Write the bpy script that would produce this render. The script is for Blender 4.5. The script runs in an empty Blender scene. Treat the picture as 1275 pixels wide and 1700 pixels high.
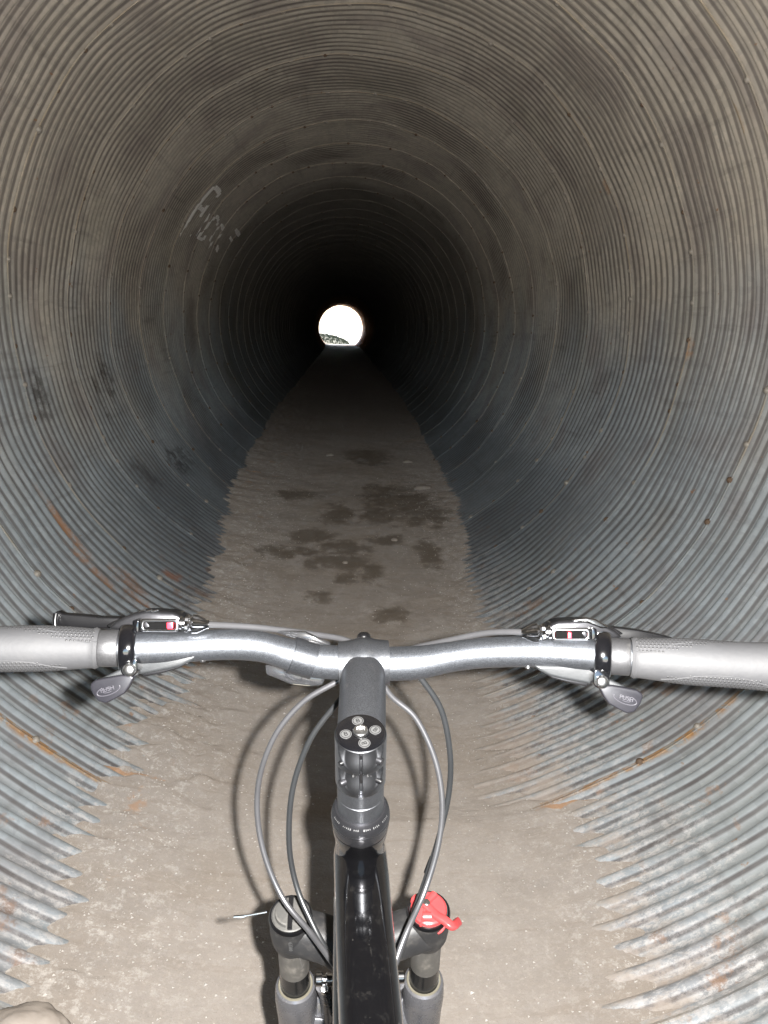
import bpy, bmesh, math, random
import numpy as np
from mathutils import Vector, Matrix
from mathutils import noise as mnoise
random.seed(7); np.random.seed(7)
PI = math.pi
S = bpy.context.scene
C = S.collection

# ------------------------------------------------------------------ camera
CAMZ = 1.235                      # height of the lens above the dirt
FPX, CX, CY = 1400.0, 637.5, 850.0
PITCH, YAW = math.radians(12.29), math.radians(2.70)
FW = Vector((math.sin(YAW)*math.cos(PITCH), math.cos(YAW)*math.cos(PITCH), -math.sin(PITCH)))
RT = Vector((math.cos(YAW), -math.sin(YAW), 0))
UP = RT.cross(FW)
CAM = Vector((0, 0, CAMZ))
cd = bpy.data.cameras.new('camera'); cam = bpy.data.objects.new('camera', cd); C.objects.link(cam)
cd.sensor_fit = 'VERTICAL'; cd.sensor_height = 36.0; cd.sensor_width = 27.0
cd.lens = FPX/1700*36; cd.clip_start = 0.02; cd.clip_end = 2000
cam.matrix_world = Matrix((( RT.x, UP.x, -FW.x, CAM.x), (RT.y, UP.y, -FW.y, CAM.y), (RT.z, UP.z, -FW.z, CAM.z), (0, 0, 0, 1)))
S.camera = cam
# ------------------------------------------------------------------ world, sun, flash, exposure
SUN_EL, SUN_AZ = math.radians(52), math.radians(25)     # the sun stands beyond the far mouth, to the right
w = bpy.data.worlds.new('World'); S.world = w; w.use_nodes = True
nt = w.node_tree; nt.nodes.clear()
sky = nt.nodes.new('ShaderNodeTexSky'); sky.sky_type = 'NISHITA'; sky.sun_disc = False
sky.sun_elevation = SUN_EL; sky.sun_rotation = SUN_AZ
bg = nt.nodes.new('ShaderNodeBackground'); bg.inputs[1].default_value = 0.15
wo = nt.nodes.new('ShaderNodeOutputWorld')
nt.links.new(sky.outputs[0], bg.inputs[0]); nt.links.new(bg.outputs[0], wo.inputs[0])
sd = bpy.data.lights.new('sun', 'SUN'); sd.energy = 5.0; sd.angle = math.radians(0.53); sd.color = (1, .95, .88)
so = bpy.data.objects.new('sun', sd); C.objects.link(so)
sdir = Vector((math.sin(SUN_AZ)*math.cos(SUN_EL), math.cos(SUN_AZ)*math.cos(SUN_EL), math.sin(SUN_EL)))
so.rotation_euler = sdir.to_track_quat('Z', 'Y').to_euler()
# the camera's own flash, 3 cm beside the lens (the photograph is a flash picture: hard shadows, glints)
fd = bpy.data.lights.new('camera_flash', 'SPOT'); fd.energy = 47.0; fd.spot_size = math.radians(150); fd.spot_blend = 1.0
fd.shadow_soft_size = 0.005; fd.color = (1, .975, .945)
fo = bpy.data.objects.new('camera_flash', fd); C.objects.link(fo)
fo.location = CAM + RT*0.028 + UP*0.006
fo.rotation_euler = cam.matrix_world.to_euler()
S.view_settings.view_transform = 'Standard'; S.view_settings.look = 'None'
S.view_settings.exposure = 2.75; S.view_settings.gamma = 1.0; S.view_settings.use_curve_mapping = False
S.render.engine = 'CYCLES'
S.cycles.max_bounces = 7; S.cycles.diffuse_bounces = 3; S.cycles.glossy_bounces = 3
S.cycles.sample_clamp_indirect = 6.0

# ------------------------------------------------------------------ places
CXT, CZT, R0 = 0.055, 1.293, 1.45          # axis and radius of the pipe
RING, Y0 = 0.7685, 2.09                   # length of one ring, distance of the first seam
PITCHC = RING/11                          # corrugation
AMP = 0.0122
K0, K1 = -9, 72
def ray(px, py):
    return (FW + RT*((px-CX)/FPX) - UP*((py-CY)/FPX))
def U(px, py, d):                          # the point at depth d along the lens axis
    return CAM + ray(px, py)*d
def on_floor(px, py, z=-0.04):
    r = ray(px, py); t = (z-CAMZ)/r.z; p = CAM+r*t; return p
def on_wall(px, py):                       # (angle from the bottom, y)
    r = ray(px, py); ox, oz = -CXT, CAMZ-CZT
    a = r.x*r.x+r.z*r.z; b = 2*(ox*r.x+oz*r.z); c = ox*ox+oz*oz-R0*R0
    t = (-b+math.sqrt(b*b-4*a*c))/2/a; p = CAM+r*t
    return math.atan2(p.x-CXT, -(p.z-CZT)), p.y
def bend(y):
    q = np.clip((np.asarray(y, dtype=float)-38)/19, 0, 1.3)**2; return -.22*q, -.05*q
def jog(th):
    return 0.25*np.sin(3*th+1.0)+0.18*np.sin(7*th+2.0)
def wall_r(th, y):                         # radius of the corrugated steel, numpy friendly
    k = np.floor((y-Y0)/RING+1e-6); f = (y-Y0)/RING-k
    ph = 2*PI*(y-Y0)/PITCHC
    dent = 0.008*np.sin(2*th+y*0.37)+0.005*np.sin(5*th+y*1.7)+0.0035*np.sin(11*th-y*2.9)+0.0015*np.sin(23*th+y*3.1)
    wob = (0.35*np.sin(4*th+k*1.9)+.22*np.sin(9*th+k*3.1)+.10*np.sin(31*th+y*9))*np.sin(PI*f)
    return R0+dent-AMP*np.cos(ph+wob)-0.005*(1-f)
def wall_pt(th, y, lift=0.0):
    r = float(wall_r(th, y))-lift
    return Vector((CXT+r*math.sin(th), y, CZT-r*math.cos(th)))

# ------------------------------------------------------------------ materials
class NB:
    def __init__(s, name):
        s.m = bpy.data.materials.new(name); s.m.use_nodes = True
        s.t = s.m.node_tree; s.t.nodes.clear()
        s.out = s.t.nodes.new('ShaderNodeOutputMaterial'); s.p = s.t.nodes.new('ShaderNodeBsdfPrincipled')
        s.t.links.new(s.p.outputs[0], s.out.inputs[0])
    def n(s, k): return s.t.nodes.new(k)
    def put(s, sock, v):
        if isinstance(v, bpy.types.NodeSocket): s.t.links.new(v, sock)
        elif v is not None:
            if isinstance(v, tuple) and len(v) == 3 and sock.type == 'RGBA': v = (*v, 1)
            sock.default_value = v
    def set(s, **kw):
        al = dict(col='Base Color', rough='Roughness', metal='Metallic', normal='Normal', coat='Coat Weight', crough='Coat Roughness',
                  trans='Transmission Weight', ior='IOR', spec='Specular IOR Level', drough='Diffuse Roughness')
        for k, v in kw.items(): s.put(s.p.inputs[al[k]], v)
        return s.m
    def obj(s): return s.n('ShaderNodeTexCoord').outputs['Object']
    def uv(s): return s.n('ShaderNodeTexCoord').outputs['UV']
    def mapv(s, v, scale=(1, 1, 1), loc=(0, 0, 0), rot=(0, 0, 0)):
        q = s.n('ShaderNodeMapping'); s.put(q.inputs[0], v); q.inputs['Scale'].default_value = scale
        q.inputs['Location'].default_value = loc; q.inputs['Rotation'].default_value = rot; return q.outputs[0]
    def noise(s, v, scale, detail=4, rough=.55, dist=0):
        q = s.n('ShaderNodeTexNoise'); s.put(q.inputs['Vector'], v); q.inputs['Scale'].default_value = scale
        q.inputs['Detail'].default_value = detail; q.inputs['Roughness'].default_value = rough; q.inputs['Distortion'].default_value = dist
        return q.outputs['Fac']
    def vor(s, v, scale, out='Distance', feat='F1'):
        q = s.n('ShaderNodeTexVoronoi'); q.feature = feat; s.put(q.inputs['Vector'], v); q.inputs['Scale'].default_value = scale
        return q.outputs[out]
    def ramp(s, v, a, b):           # smoothstep a..b
        q = s.n('ShaderNodeMapRange'); q.interpolation_type = 'SMOOTHSTEP'; s.put(q.inputs[0], v)
        q.inputs[1].default_value = a; q.inputs[2].default_value = b; q.inputs[3].default_value = 0; q.inputs[4].default_value = 1
        if a > b:
            q.inputs[1].default_value = b; q.inputs[2].default_value = a; q.inputs[3].default_value = 1; q.inputs[4].default_value = 0
        return q.outputs[0]
    def math(s, op, a, b=None, c=None):
        q = s.n('ShaderNodeMath'); q.operation = op; s.put(q.inputs[0], a)
        if b is not None: s.put(q.inputs[1], b)
        if c is not None: s.put(q.inputs[2], c)
        return q.outputs[0]
    def mix(s, f, a, b):
        q = s.n('ShaderNodeMix'); q.data_type = 'RGBA'; s.put(q.inputs[0], f); s.put(q.inputs[6], a); s.put(q.inputs[7], b); return q.outputs[2]
    def bump(s, h, strength=.3, dist=.01, nrm=None):
        q = s.n('ShaderNodeBump'); q.inputs['Strength'].default_value = strength; q.inputs['Distance'].default_value = dist
        s.put(q.inputs['Height'], h)
        if nrm is not None: s.put(q.inputs['Normal'], nrm)
        return q.outputs[0]
    def sep(s, v):
        q = s.n('ShaderNodeSeparateXYZ'); s.put(q.inputs[0], v); return q.outputs
    def blob(s, sx, sy, x, y, rx, ry, nz, amt=.8):   # soft edged patch broken up by noise
        a = s.math('DIVIDE', s.math('SUBTRACT', sx, x), rx); b = s.math('DIVIDE', s.math('SUBTRACT', sy, y), ry)
        d = s.math('ADD', s.math('MULTIPLY', a, a), s.math('MULTIPLY', b, b))
        d = s.math('ADD', d, s.math('MULTIPLY', s.math('SUBTRACT', nz, .5), amt*5))
        return s.ramp(d, 1.7, .25)

def mat_steel():
    b = NB('weathered_galvanised_steel'); o = b.obj(); uv = b.uv(); X, Y, Z = b.sep(o); u, v, _ = b.sep(uv)
    big = b.noise(o, 1.3, 3); mid = b.noise(o, 7, 5, .6); fine = b.noise(o, 70, 3); span = b.vor(o, 45, 'Color')
    sx = b.sep(span)[0]
    lowz = b.ramp(b.math('ADD', Z, b.math('MULTIPLY', b.math('SUBTRACT', big, .5), 1.6)), 1.75, .55)   # steel bluer low down, tan higher up
    tan = b.mix(mid, (.375, .325, .262), (.61, .548, .46)); blue = b.mix(mid, (.25, .285, .305), (.47, .505, .525))
    col = b.mix(lowz, tan, blue)
    purp = b.ramp(b.noise(o, 2.2, 2), .52, .66)
    col = b.mix(b.math('MULTIPLY', purp, .35), col, (.22, .175, .165))
    grn = b.ramp(b.noise(b.mapv(o, loc=(5, 3, 1)), 1.4, 2), .55, .7)
    col = b.mix(b.math('MULTIPLY', grn, .18), col, (.21, .205, .14))
    col = b.mix(b.math('MULTIPLY', sx, .22), col, (.12, .125, .13))
    # streaks round the pipe
    st = b.noise(b.mapv(uv, scale=(2.5, 38, 1)), 1, 4, .65)
    col = b.mix(b.math('MULTIPLY', b.ramp(st, .52, .75), .2), col, (.075, .065, .055))
    st2 = b.noise(b.mapv(uv, scale=(1.5, 24, 1), loc=(3, 7, 0)), 1, 4, .65)
    col = b.mix(b.math('MULTIPLY', b.ramp(st2, .58, .8), .5), col, (.50, .47, .42))
    run = b.noise(b.mapv(uv, scale=(16, 1.0, 1)), 1, 4, .6)
    col = b.mix(b.math('MULTIPLY', b.ramp(run, .56, .74), .30), col, (.10, .09, .08))
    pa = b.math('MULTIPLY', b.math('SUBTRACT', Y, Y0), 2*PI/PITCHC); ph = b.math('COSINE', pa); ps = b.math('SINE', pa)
    rib_shade = b.math('MULTIPLY', b.math('MULTIPLY', b.ramp(ph, .45, .08), b.ramp(ph, -.62, -.18)), b.ramp(ps, .0, -.5))  # shade lines painted along each rib, fainter in the hollows
    rib_shade = b.math('MAXIMUM', b.math('MULTIPLY', rib_shade, b.math('ADD', .55, b.math('MULTIPLY', mid, .5))), b.math('MULTIPLY', b.ramp(ph, .2, -.6), .12))
    col = b.mix(b.math('MULTIPLY', rib_shade, b.math('ADD', .80, b.math('MULTIPLY', b.ramp(Z, .35, .05), .19))), col, (.045, .032, .028))
    # seams: rusty edge at the lip of each ring
    fr = b.math('FRACT', b.math('ADD', b.math('DIVIDE', b.math('SUBTRACT', Y, Y0), RING), 100))
    lip = b.ramp(b.math('ADD', fr, b.math('MULTIPLY', b.math('SUBTRACT', mid, .5), .05)), .030, .008)
    rustc = b.mix(mid, (.12, .05, .022), (.40, .215, .10))
    seamy = b.math('MULTIPLY', lip, b.math('ADD', .12, b.math('MULTIPLY', b.ramp(b.noise(o, 3, 3), .45, .6), .5)))
    col = b.mix(seamy, col, (.40, .32, .22))
    rz = b.noise(o, 16, 5, .7, .6)
    # rust near the ground
    lowr = b.math('MULTIPLY', b.ramp(Z, .34, .02), b.ramp(b.noise(o, 9, 5, .7), .58, .66))
    col = b.mix(b.math('MULTIPLY', lowr, .55), col, rustc)
    spots = b.math('MULTIPLY', b.ramp(b.noise(o, 23, 3, .6), .70, .76), .75)
    col = b.mix(spots, col, rustc)
    # particular stains seen on the wall: (px, py, half length round the wall, half length along, colour)
    nz = b.noise(b.mapv(uv, scale=(1, 1.6, 1)), 11, 5, .75)
    brk = b.ramp(b.noise(o, 13, 4, .75), .34, .66)
    for (px, py, ru, rv, c, amt) in [(172, 625, .13, .13, (.045, .035, .028), .7), (163, 665, .14, .05, (.045, .035, .028), .7),
                                (58, 655, .12, .10, (.05, .045, .04), .95), (300, 765, .10, .3, (.05, .045, .04), .95), (240, 790, .12, .14, (.06, .05, .045), 1.0),
                                (105, 880, .16, .04, (.36, .17, .07), .7), (150, 945, .16, .025, (.36, .17, .07), .6), (212, 965, .09, .07, (.33, .15, .06), .8),
                                (285, 955, .05, .05, (.35, .13, .05), .9), (290, 770, .12, .10, (.06, .05, .045), .9), (245, 1010, .15, .04, (.33, .15, .06), .7),
                                (1232, 195, .07, .022, (.44, .30, .17), .9), (1012, 305, .04, .03, (.36, .2, .1), .9), (1150, 578, .05, .022, (.42, .24, .12), .9),
                                (1005, 640, .5, .3, (.12, .13, .13), 1.2), (880, 560, .03, .9, (.10, .10, .10), 1.1), (1110, 600, .022, .55, (.12, .12, .12), .9)]:
        th, yy = on_wall(px, py)
        col = b.mix(b.math('MULTIPLY', b.blob(u, v, th*R0, yy, ru, rv, nz, amt), b.math('MULTIPLY', brk, .78 if ru < .4 and rv < .5 else .3)), col, c)
    # the rusty torn seam where it meets the dirt on both sides
    sd_ = b.math('ABSOLUTE', b.math('SUBTRACT', Y, b.math('ADD', Y0+.012, b.math('MULTIPLY', b.math('SUBTRACT', b.noise(o, 6, 3), .5), .03))))
    torn = b.math('MULTIPLY', b.ramp(sd_, .024, .008), b.ramp(b.math('ADD', Z, b.math('MULTIPLY', rz, .3)), .60, .28))
    col = b.mix(b.math('MULTIPLY', torn, b.ramp(rz, .38, .52)), col, b.mix(fine, (.52, .34, .17), (.24, .10, .035)))
    # lime and dried silt splashed up from the ground
    h = b.math('ADD', Z, b.math('MULTIPLY', b.math('SUBTRACT', b.noise(b.mapv(uv, scale=(1.3, 4, 1)), 5, 6, .75), .5), .42))
    salt = b.math('MULTIPLY', b.math('SUBTRACT', 1, b.math('MULTIPLY', rib_shade, .85)), b.math('MULTIPLY', b.ramp(h, .10, .0), b.ramp(b.noise(b.mapv(uv, scale=(1, 2.2, 1)), 26, 5, .85), .44, .58)))
    col = b.mix(b.math('MULTIPLY', salt, .72), col, b.mix(fine, (.42, .37, .34), (.70, .70, .69)))
    dust = b.ramp(h, .0, -.09)
    col = b.mix(b.math('MULTIPLY', dust, .7), col, (.40, .33, .27))
    damp = b.math('MULTIPLY', b.ramp(b.math('ADD', Z, b.math('MULTIPLY', b.math('SUBTRACT', mid, .5), .25)), .62, .28), b.ramp(Y, 2.9, 4.6))
    col = b.mix(b.math('MULTIPLY', damp, .55), col, (.075, .09, .105))
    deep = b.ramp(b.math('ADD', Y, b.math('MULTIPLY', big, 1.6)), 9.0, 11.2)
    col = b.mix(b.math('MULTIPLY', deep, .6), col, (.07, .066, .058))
    col = b.mix(b.math('MULTIPLY', b.ramp(Y, 38, 44), .8), col, (.46, .29, .185))      # glow of the mouth painted in as a lighter rust brown
    rgh = b.math('ADD', .44, b.math('MULTIPLY', mid, .3))
    hgt = b.math('ADD', b.math('MULTIPLY', mid, .6), b.math('MULTIPLY', fine, .4))
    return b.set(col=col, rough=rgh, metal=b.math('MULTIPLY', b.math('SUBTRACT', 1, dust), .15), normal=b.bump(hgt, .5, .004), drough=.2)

def mat_dirt():
    b = NB('packed_silt'); o = b.obj(); X, Y, Z = b.sep(o)
    big = b.noise(o, 2.2, 4); mid = b.noise(o, 11, 6, .65); fine = b.noise(o, 90, 4, .7); gr = b.noise(o, 320, 2, .7)
    col = b.mix(mid, (.262, .232, .203), (.405, .362, .322))
    col = b.mix(b.math('MULTIPLY', b.ramp(big, .45, .65), .45), col, (.29, .245, .20))
    wv = b.noise(b.mapv(o, scale=(1.3, 9, 1), rot=(0, 0, .12)), 3, 5, .6, .4)
    col = b.mix(b.math('MULTIPLY', b.ramp(wv, .52, .7), .30), col, (.23, .185, .145))
    col = b.mix(b.math('MULTIPLY', b.ramp(fine, .5, .8), .45), col, (.55, .49, .43))
    col = b.mix(b.math('MULTIPLY', b.ramp(gr, .55, .75), .35), col, (.16, .125, .10))
    # white lime bloom, mostly near the sides
    ax = b.math('ABSOLUTE', b.math('SUBTRACT', X, CXT)); edge = b.ramp(ax, .30, .62)
    lime = b.math('MULTIPLY', b.ramp(b.noise(o, 30, 5, .85), .50, .66), b.math('ADD', .08, b.math('MULTIPLY', edge, .32)))
    col = b.mix(lime, col, (.74, .71, .67))
    rust = b.math('MULTIPLY', b.ramp(b.noise(o, 6.5, 5, .7), .60, .68), b.math('MULTIPLY', b.ramp(ax, .50, .66), .6))
    col = b.mix(rust, col, (.42, .22, .10))
    for px, py, rx, ry in ((940, 1330, .075, .014), (200, 1314, .085, .014), (1130, 1560, .05, .03), (870, 1195, .05, .02)):
        p = on_floor(px, py); col = b.mix(b.math('MULTIPLY', b.blob(X, Y, p.x, p.y, rx, ry, b.noise(o, 26, 5, .8), 1.7), .6), col, (.44, .22, .085))
    # damp, dark patches further in
    nz = b.noise(b.mapv(o, scale=(1, .75, 1)), 9, 6, .78)
    wet = None
    for (px, py, rx, ry) in [(665, 850, .24, .55), (640, 835, .14, .3), (630, 870, .12, .22), (705, 868, .16, .3), (495, 845, .16, .16), (560, 870, .10, .25), (570, 920, .14, .14), (475, 930, .15, .11), (620, 955, .07, .16),
                             (560, 942, .16, .11), (520, 905, .13, .13), (712, 925, .06, .26), (640, 905, .10, .10), (525, 992, .07, .07), (650, 1015, .075, .09), (575, 965, .06, .08), (610, 778, .2, .4)]:
        p = on_floor(px, py); m = b.blob(X, Y, p.x, p.y, rx*1.05, ry*1.05, nz, 1.5)
        wet = m if wet is None else b.math('MAXIMUM', wet, m)
    g = b.math('MULTIPLY', b.ramp(Y, 5.5, 13), .8)  # all the silt darker with distance
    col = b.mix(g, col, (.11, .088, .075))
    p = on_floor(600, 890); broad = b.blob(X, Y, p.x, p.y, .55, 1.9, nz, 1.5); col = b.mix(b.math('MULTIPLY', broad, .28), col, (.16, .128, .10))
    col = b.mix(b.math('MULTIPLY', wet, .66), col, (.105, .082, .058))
    h = b.math('ADD', b.math('MULTIPLY', mid, .55), b.math('ADD', b.math('MULTIPLY', fine, .28), b.math('MULTIPLY', gr, .12)))
    h = b.math('ADD', h, b.math('MULTIPLY', wv, .4))
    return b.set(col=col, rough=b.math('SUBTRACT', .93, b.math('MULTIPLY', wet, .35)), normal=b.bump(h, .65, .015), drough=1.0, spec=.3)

def mat_plain(name, a, b_=None, rough=.5, metal=0.0, scale=40, bumpk=.1, bd=.0004, **kw):
    b = NB(name); o = b.obj(); nz = b.noise(o, scale, 5, .65)
    if b_ is None: b_ = tuple(min(1, x*1.35+.01) for x in a)
    col = b.mix(nz, a, b_)
    n2 = b.noise(o, scale*6, 2)
    dustk = kw.pop('dust', 0)
    if dustk:
        dm = b.math('MULTIPLY', b.ramp(b.noise(o, scale*.7, 6, .75), .46, .68), dustk)
        col = b.mix(dm, col, (.42, .38, .33)); rr = b.math('ADD', rough, b.math('MULTIPLY', dm, .5))
    else: rr = b.math('ADD', rough-.04, b.math('MULTIPLY', nz, .08))
    return b.set(col=col, rough=rr, metal=metal, normal=b.bump(b.math('ADD', n2, nz) if bd > .001 else n2, bumpk, bd), **kw)

M = {}
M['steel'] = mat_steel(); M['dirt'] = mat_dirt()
M['rust'] = mat_plain('rusted_bolt_steel', (.05, .032, .022), (.30, .20, .13), .75, .2, 60, .5)
M['rivet'] = mat_plain('grey_bolt_steel', (.16, .14, .12), (.62, .56, .48), .6, .3, 18, .5)
M['chalk'] = mat_plain('dry_chalk', (.50, .47, .42), (.75, .72, .66), .95, 0, 60, .6)
M['stone'] = mat_plain('dusty_stone', (.30, .25, .21), (.52, .46, .40), .9, 0, 25, .25, bd=.0015)
def mat_flake(name, a, b_, rough, metal):
    b = NB(name); o = b.obj(); sp = b.sep(b.vor(o, 3200, 'Color'))[0]
    col = b.mix(sp, a, b_); col = b.mix(b.math('MULTIPLY', b.ramp(b.noise(o, 90, 4), .60, .8), .12), col, (.4, .38, .35))
    return b.set(col=col, rough=b.math('ADD', rough, b.math('MULTIPLY', sp, .12)), metal=metal, normal=b.bump(sp, .05, .0003))
M['bar'] = mat_flake('grey_metallic_paint', (.042, .045, .051), (.115, .122, .134), .40, .9)
M['bar_end'] = mat_flake('satin_grey_plastic', (.035, .035, .036), (.065, .065, .068), .42, .7)
M['stem'] = mat_flake('satin_black_anodised', (.048, .050, .055), (.088, .092, .10), .33, .88)
M['gloss'] = mat_plain('gloss_black_paint', (.001, .001, .0013), (.003, .003, .0035), .12, 0, 60, .03, coat=1.0, crough=.06)
def mat_frame():
    b = NB('dusty_gloss_black_frame_paint'); o = b.obj(); d = b.ramp(b.noise(o, 120, 8, .85), .52, .80)
    sp = b.ramp(b.vor(o, 260), .10, .04); d2 = b.math('ADD', b.math('MULTIPLY', d, .045), b.math('MULTIPLY', sp, b.math('MULTIPLY', b.ramp(b.noise(o, 50, 3), .5, .7), .22)))
    scr = b.ramp(b.noise(b.mapv(o, scale=(60, 3, 3)), 3, 3, .7), .68, .72); d2 = b.math('ADD', d2, b.math('MULTIPLY', scr, .12))
    return b.set(col=b.mix(d2, (.0012, .0012, .0014), (.2, .19, .17)), rough=b.math('ADD', .10, d2), coat=.6, crough=.08)
M['frame'] = mat_frame()
M['matt'] = mat_plain('dusty_matt_black', (.005, .005, .0055), (.014, .014, .0145), .55, 0, 60, .3, dust=.04)
M['cable'] = mat_plain('black_cable_housing', (.008, .0085, .009), (.014, .015, .016), .36, 0, 30, .05)
M['cable_silver'] = mat_plain('silver_cable_housing', (.08, .08, .084), (.135, .135, .142), .30, .75, 30, .05)
M['grip'] = mat_plain('worn_grey_rubber', (.0145, .0147, .016), (.022, .0223, .024), .72, 0, 45, .4, dust=.006)
M['dots'] = mat_plain('worn_grey_rubber_studs', (.0045, .0045, .0048), (.0075, .0075, .008), .6, 0, 45, .2)
M['chrome'] = mat_plain('chrome', (.45, .45, .46), (.6, .6, .61), .16, 1.0, 60, .03)
M['satin'] = mat_plain('satin_dark_metal', (.03, .03, .032), (.06, .06, .065), .30, .9, 60, .05)
M['bolt'] = mat_plain('polished_bolt', (.55, .55, .55), (.7, .7, .7), .25, 1.0, 60, .05)
M['lever'] = mat_plain('black_lever_paint', (.0015, .0015, .0017), (.003, .003, .0035), .28, 0, 50, .05)
M['pod'] = mat_plain('grey_pod_plastic', (.011, .012, .013), (.018, .0195, .021), .5, .15, 300, .3)
M['paddle'] = mat_plain('violet_grey_paddle_plastic', (.008, .0078, .0098), (.011, .0108, .0136), .33, .2, 60, .05)
M['emboss'] = mat_plain('embossed_highlight', (.03, .029, .034), (.04, .039, .045), .4, .2, 60, .05)
M['red'] = mat_plain('red_plastic', (.23, .020, .022), (.32, .038, .038), .32, 0, 60, .05)
M['redind'] = mat_plain('red_indicator', (.35, .01, .02), (.55, .02, .04), .4, 0, 60, .05)
M['white'] = mat_plain('white_print', (.030, .030, .030), (.042, .042, .042), .5, 0, 60, .05)
M['black'] = mat_plain('black_print', (.001, .001, .001), (.002, .002, .002), .85, 0, 60, .05, spec=.05)
M['stanchion'] = mat_plain('dusty_grey_stanchion', (.040, .039, .036), (.085, .08, .073), .42, .3, 60, .1, dust=.18)
M['oil'] = mat_plain('oiled_black_stanchion', (.004, .004, .004), (.010, .010, .010), .2, 0, 60, .1)
M['lowers'] = mat_plain('silver_grey_cast_lowers', (.065, .065, .071), (.12, .12, .127), .27, .5, 50, .15, dust=.06)
M['capgrey'] = mat_plain('grey_cap_plastic', (.03, .03, .028), (.055, .053, .05), .5, 0, 70, .2, dust=.08)
def mat_clear():
    b = NB('clear_acrylic'); return b.set(col=(.22, .225, .24), rough=.09, trans=.95, ior=1.46)
M['clear'] = mat_clear()
M['tyre'] = mat_plain('tyre_rubber', (.015, .015, .015), (.05, .045, .04), .8, 0, 30, .5, dust=.3)
M['ground'] = mat_plain('pale_gravel_ground', (.42, .38, .32), (.55, .50, .43), .95, 0, 1.2, .3)
M['bank'] = mat_plain('dry_grassy_bank', (.025, .024, .012), (.05, .046, .025), .95, 0, 6, .6)
M['leaf'] = mat_plain('weed_leaves', (.02, .025, .009), (.045, .05, .02), .8, 0, 4, .1)
M['concrete'] = mat_plain('concrete', (.32, .30, .27), (.42, .40, .36), .9, 0, 8, .5)

# ------------------------------------------------------------------ mesh helpers
def link(name, me, mat, parent=None, smooth=True):
    o = bpy.data.objects.new(name, me); C.objects.link(o)
    if mat is not None and not me.materials: me.materials.append(mat)
    if parent is not None: o.parent = parent
    if smooth: me.polygons.foreach_set('use_smooth', [True]*len(me.polygons))
    return o
def mesh(name, V, F, mat, parent=None, smooth=True):
    me = bpy.data.meshes.new(name); me.from_pydata([tuple(v) for v in V], [], F); me.update()
    return link(name, me, mat, parent, smooth)
def from_bm(name, bm, mat, parent=None, smooth=True, angle=None):
    me = bpy.data.meshes.new(name); bm.normal_update(); bm.to_mesh(me); bm.free()
    o = link(name, me, mat, parent, smooth)
    if angle: me.set_sharp_from_angle(angle=math.radians(angle))
    return o
def empty(name, loc=(0, 0, 0)):
    o = bpy.data.objects.new(name, None); C.objects.link(o); o.location = loc; return o
def tag(o, label, cat, group=None):
    o['label'] = label; o['category'] = cat
    if group: o['group'] = group
    return o
def catmull(P, n=8):
    P = [Vector(p) for p in P]; out = []
    Q = [P[0]*2-P[1]]+P+[P[-1]*2-P[-2]]
    for i in range(1, len(Q)-2):
        a, b, c, d = Q[i-1], Q[i], Q[i+1], Q[i+2]
        for j in range(n):
            t = j/n
            out.append(.5*((2*b)+(c-a)*t+(2*a-5*b+4*c-d)*t*t+(3*b-a-3*c+d)*t**3))
    out.append(P[-1]); return out
def sweep(path, rad, segs=20, caps=True, prof=None):
    """tube along path; rad number or list; prof(phi) gives 2D unit profile"""
    n = len(path); V = []; F = []
    if not hasattr(rad, '__len__'): rad = [rad]*n
    T = [(path[min(i+1, n-1)]-path[max(i-1, 0)]).normalized() for i in range(n)]
    ref = Vector((0, 0, 1)) if abs(T[0].z) < .9 else Vector((1, 0, 0))
    N = (ref-T[0]*ref.dot(T[0])).normalized()
    for i in range(n):
        N = (N-T[i]*N.dot(T[i])).normalized(); B = T[i].cross(N)
        for j in range(segs):
            a = 2*PI*j/segs
            x, y = prof(a) if prof else (math.cos(a), math.sin(a))
            V.append(path[i]+(N*x+B*y)*rad[i])
    for i in range(n-1):
        for j in range(segs):
            k = (j+1) % segs; F.append((i*segs+j, i*segs+k, (i+1)*segs+k, (i+1)*segs+j))
    if caps: F.append(tuple(reversed(range(segs)))); F.append(tuple(range((n-1)*segs, n*segs)))
    return V, F
def join(parts):
    V = []; F = []
    for v, f in parts:
        k = len(V); V += list(v); F += [tuple(i+k for i in q) for q in f]
    return V, F
def lathe(o, ax, prof, segs=48, caps=True):
    """prof: list of (t along ax, radius)"""
    ax = Vector(ax).normalized(); ref = Vector((1, 0, 0)) if abs(ax.x) < .8 else Vector((0, 0, 1))
    N = (ref-ax*ref.dot(ax)).normalized(); B = ax.cross(N); V = []; F = []
    for t, r in prof:
        for j in range(segs):
            a = 2*PI*j/segs; V.append(Vector(o)+ax*t+(N*math.cos(a)+B*math.sin(a))*r)
    for i in range(len(prof)-1):
        for j in range(segs):
            k = (j+1) % segs; F.append((i*segs+j, i*segs+k, (i+1)*segs+k, (i+1)*segs+j))
    if caps: F.append(tuple(reversed(range(segs)))); F.append(tuple(range((len(prof)-1)*segs, len(prof)*segs)))
    return V, F
def add(name, vf, mat, parent=None, angle=35, smooth=True):
    o = mesh(name, vf[0], vf[1], M[mat] if isinstance(mat, str) else mat, parent, smooth)
    bm = bmesh.new(); bm.from_mesh(o.data); bmesh.ops.recalc_face_normals(bm, faces=bm.faces); bm.to_mesh(o.data); bm.free()
    if smooth: o.data.set_sharp_from_angle(angle=math.radians(angle))
    return o
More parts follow.
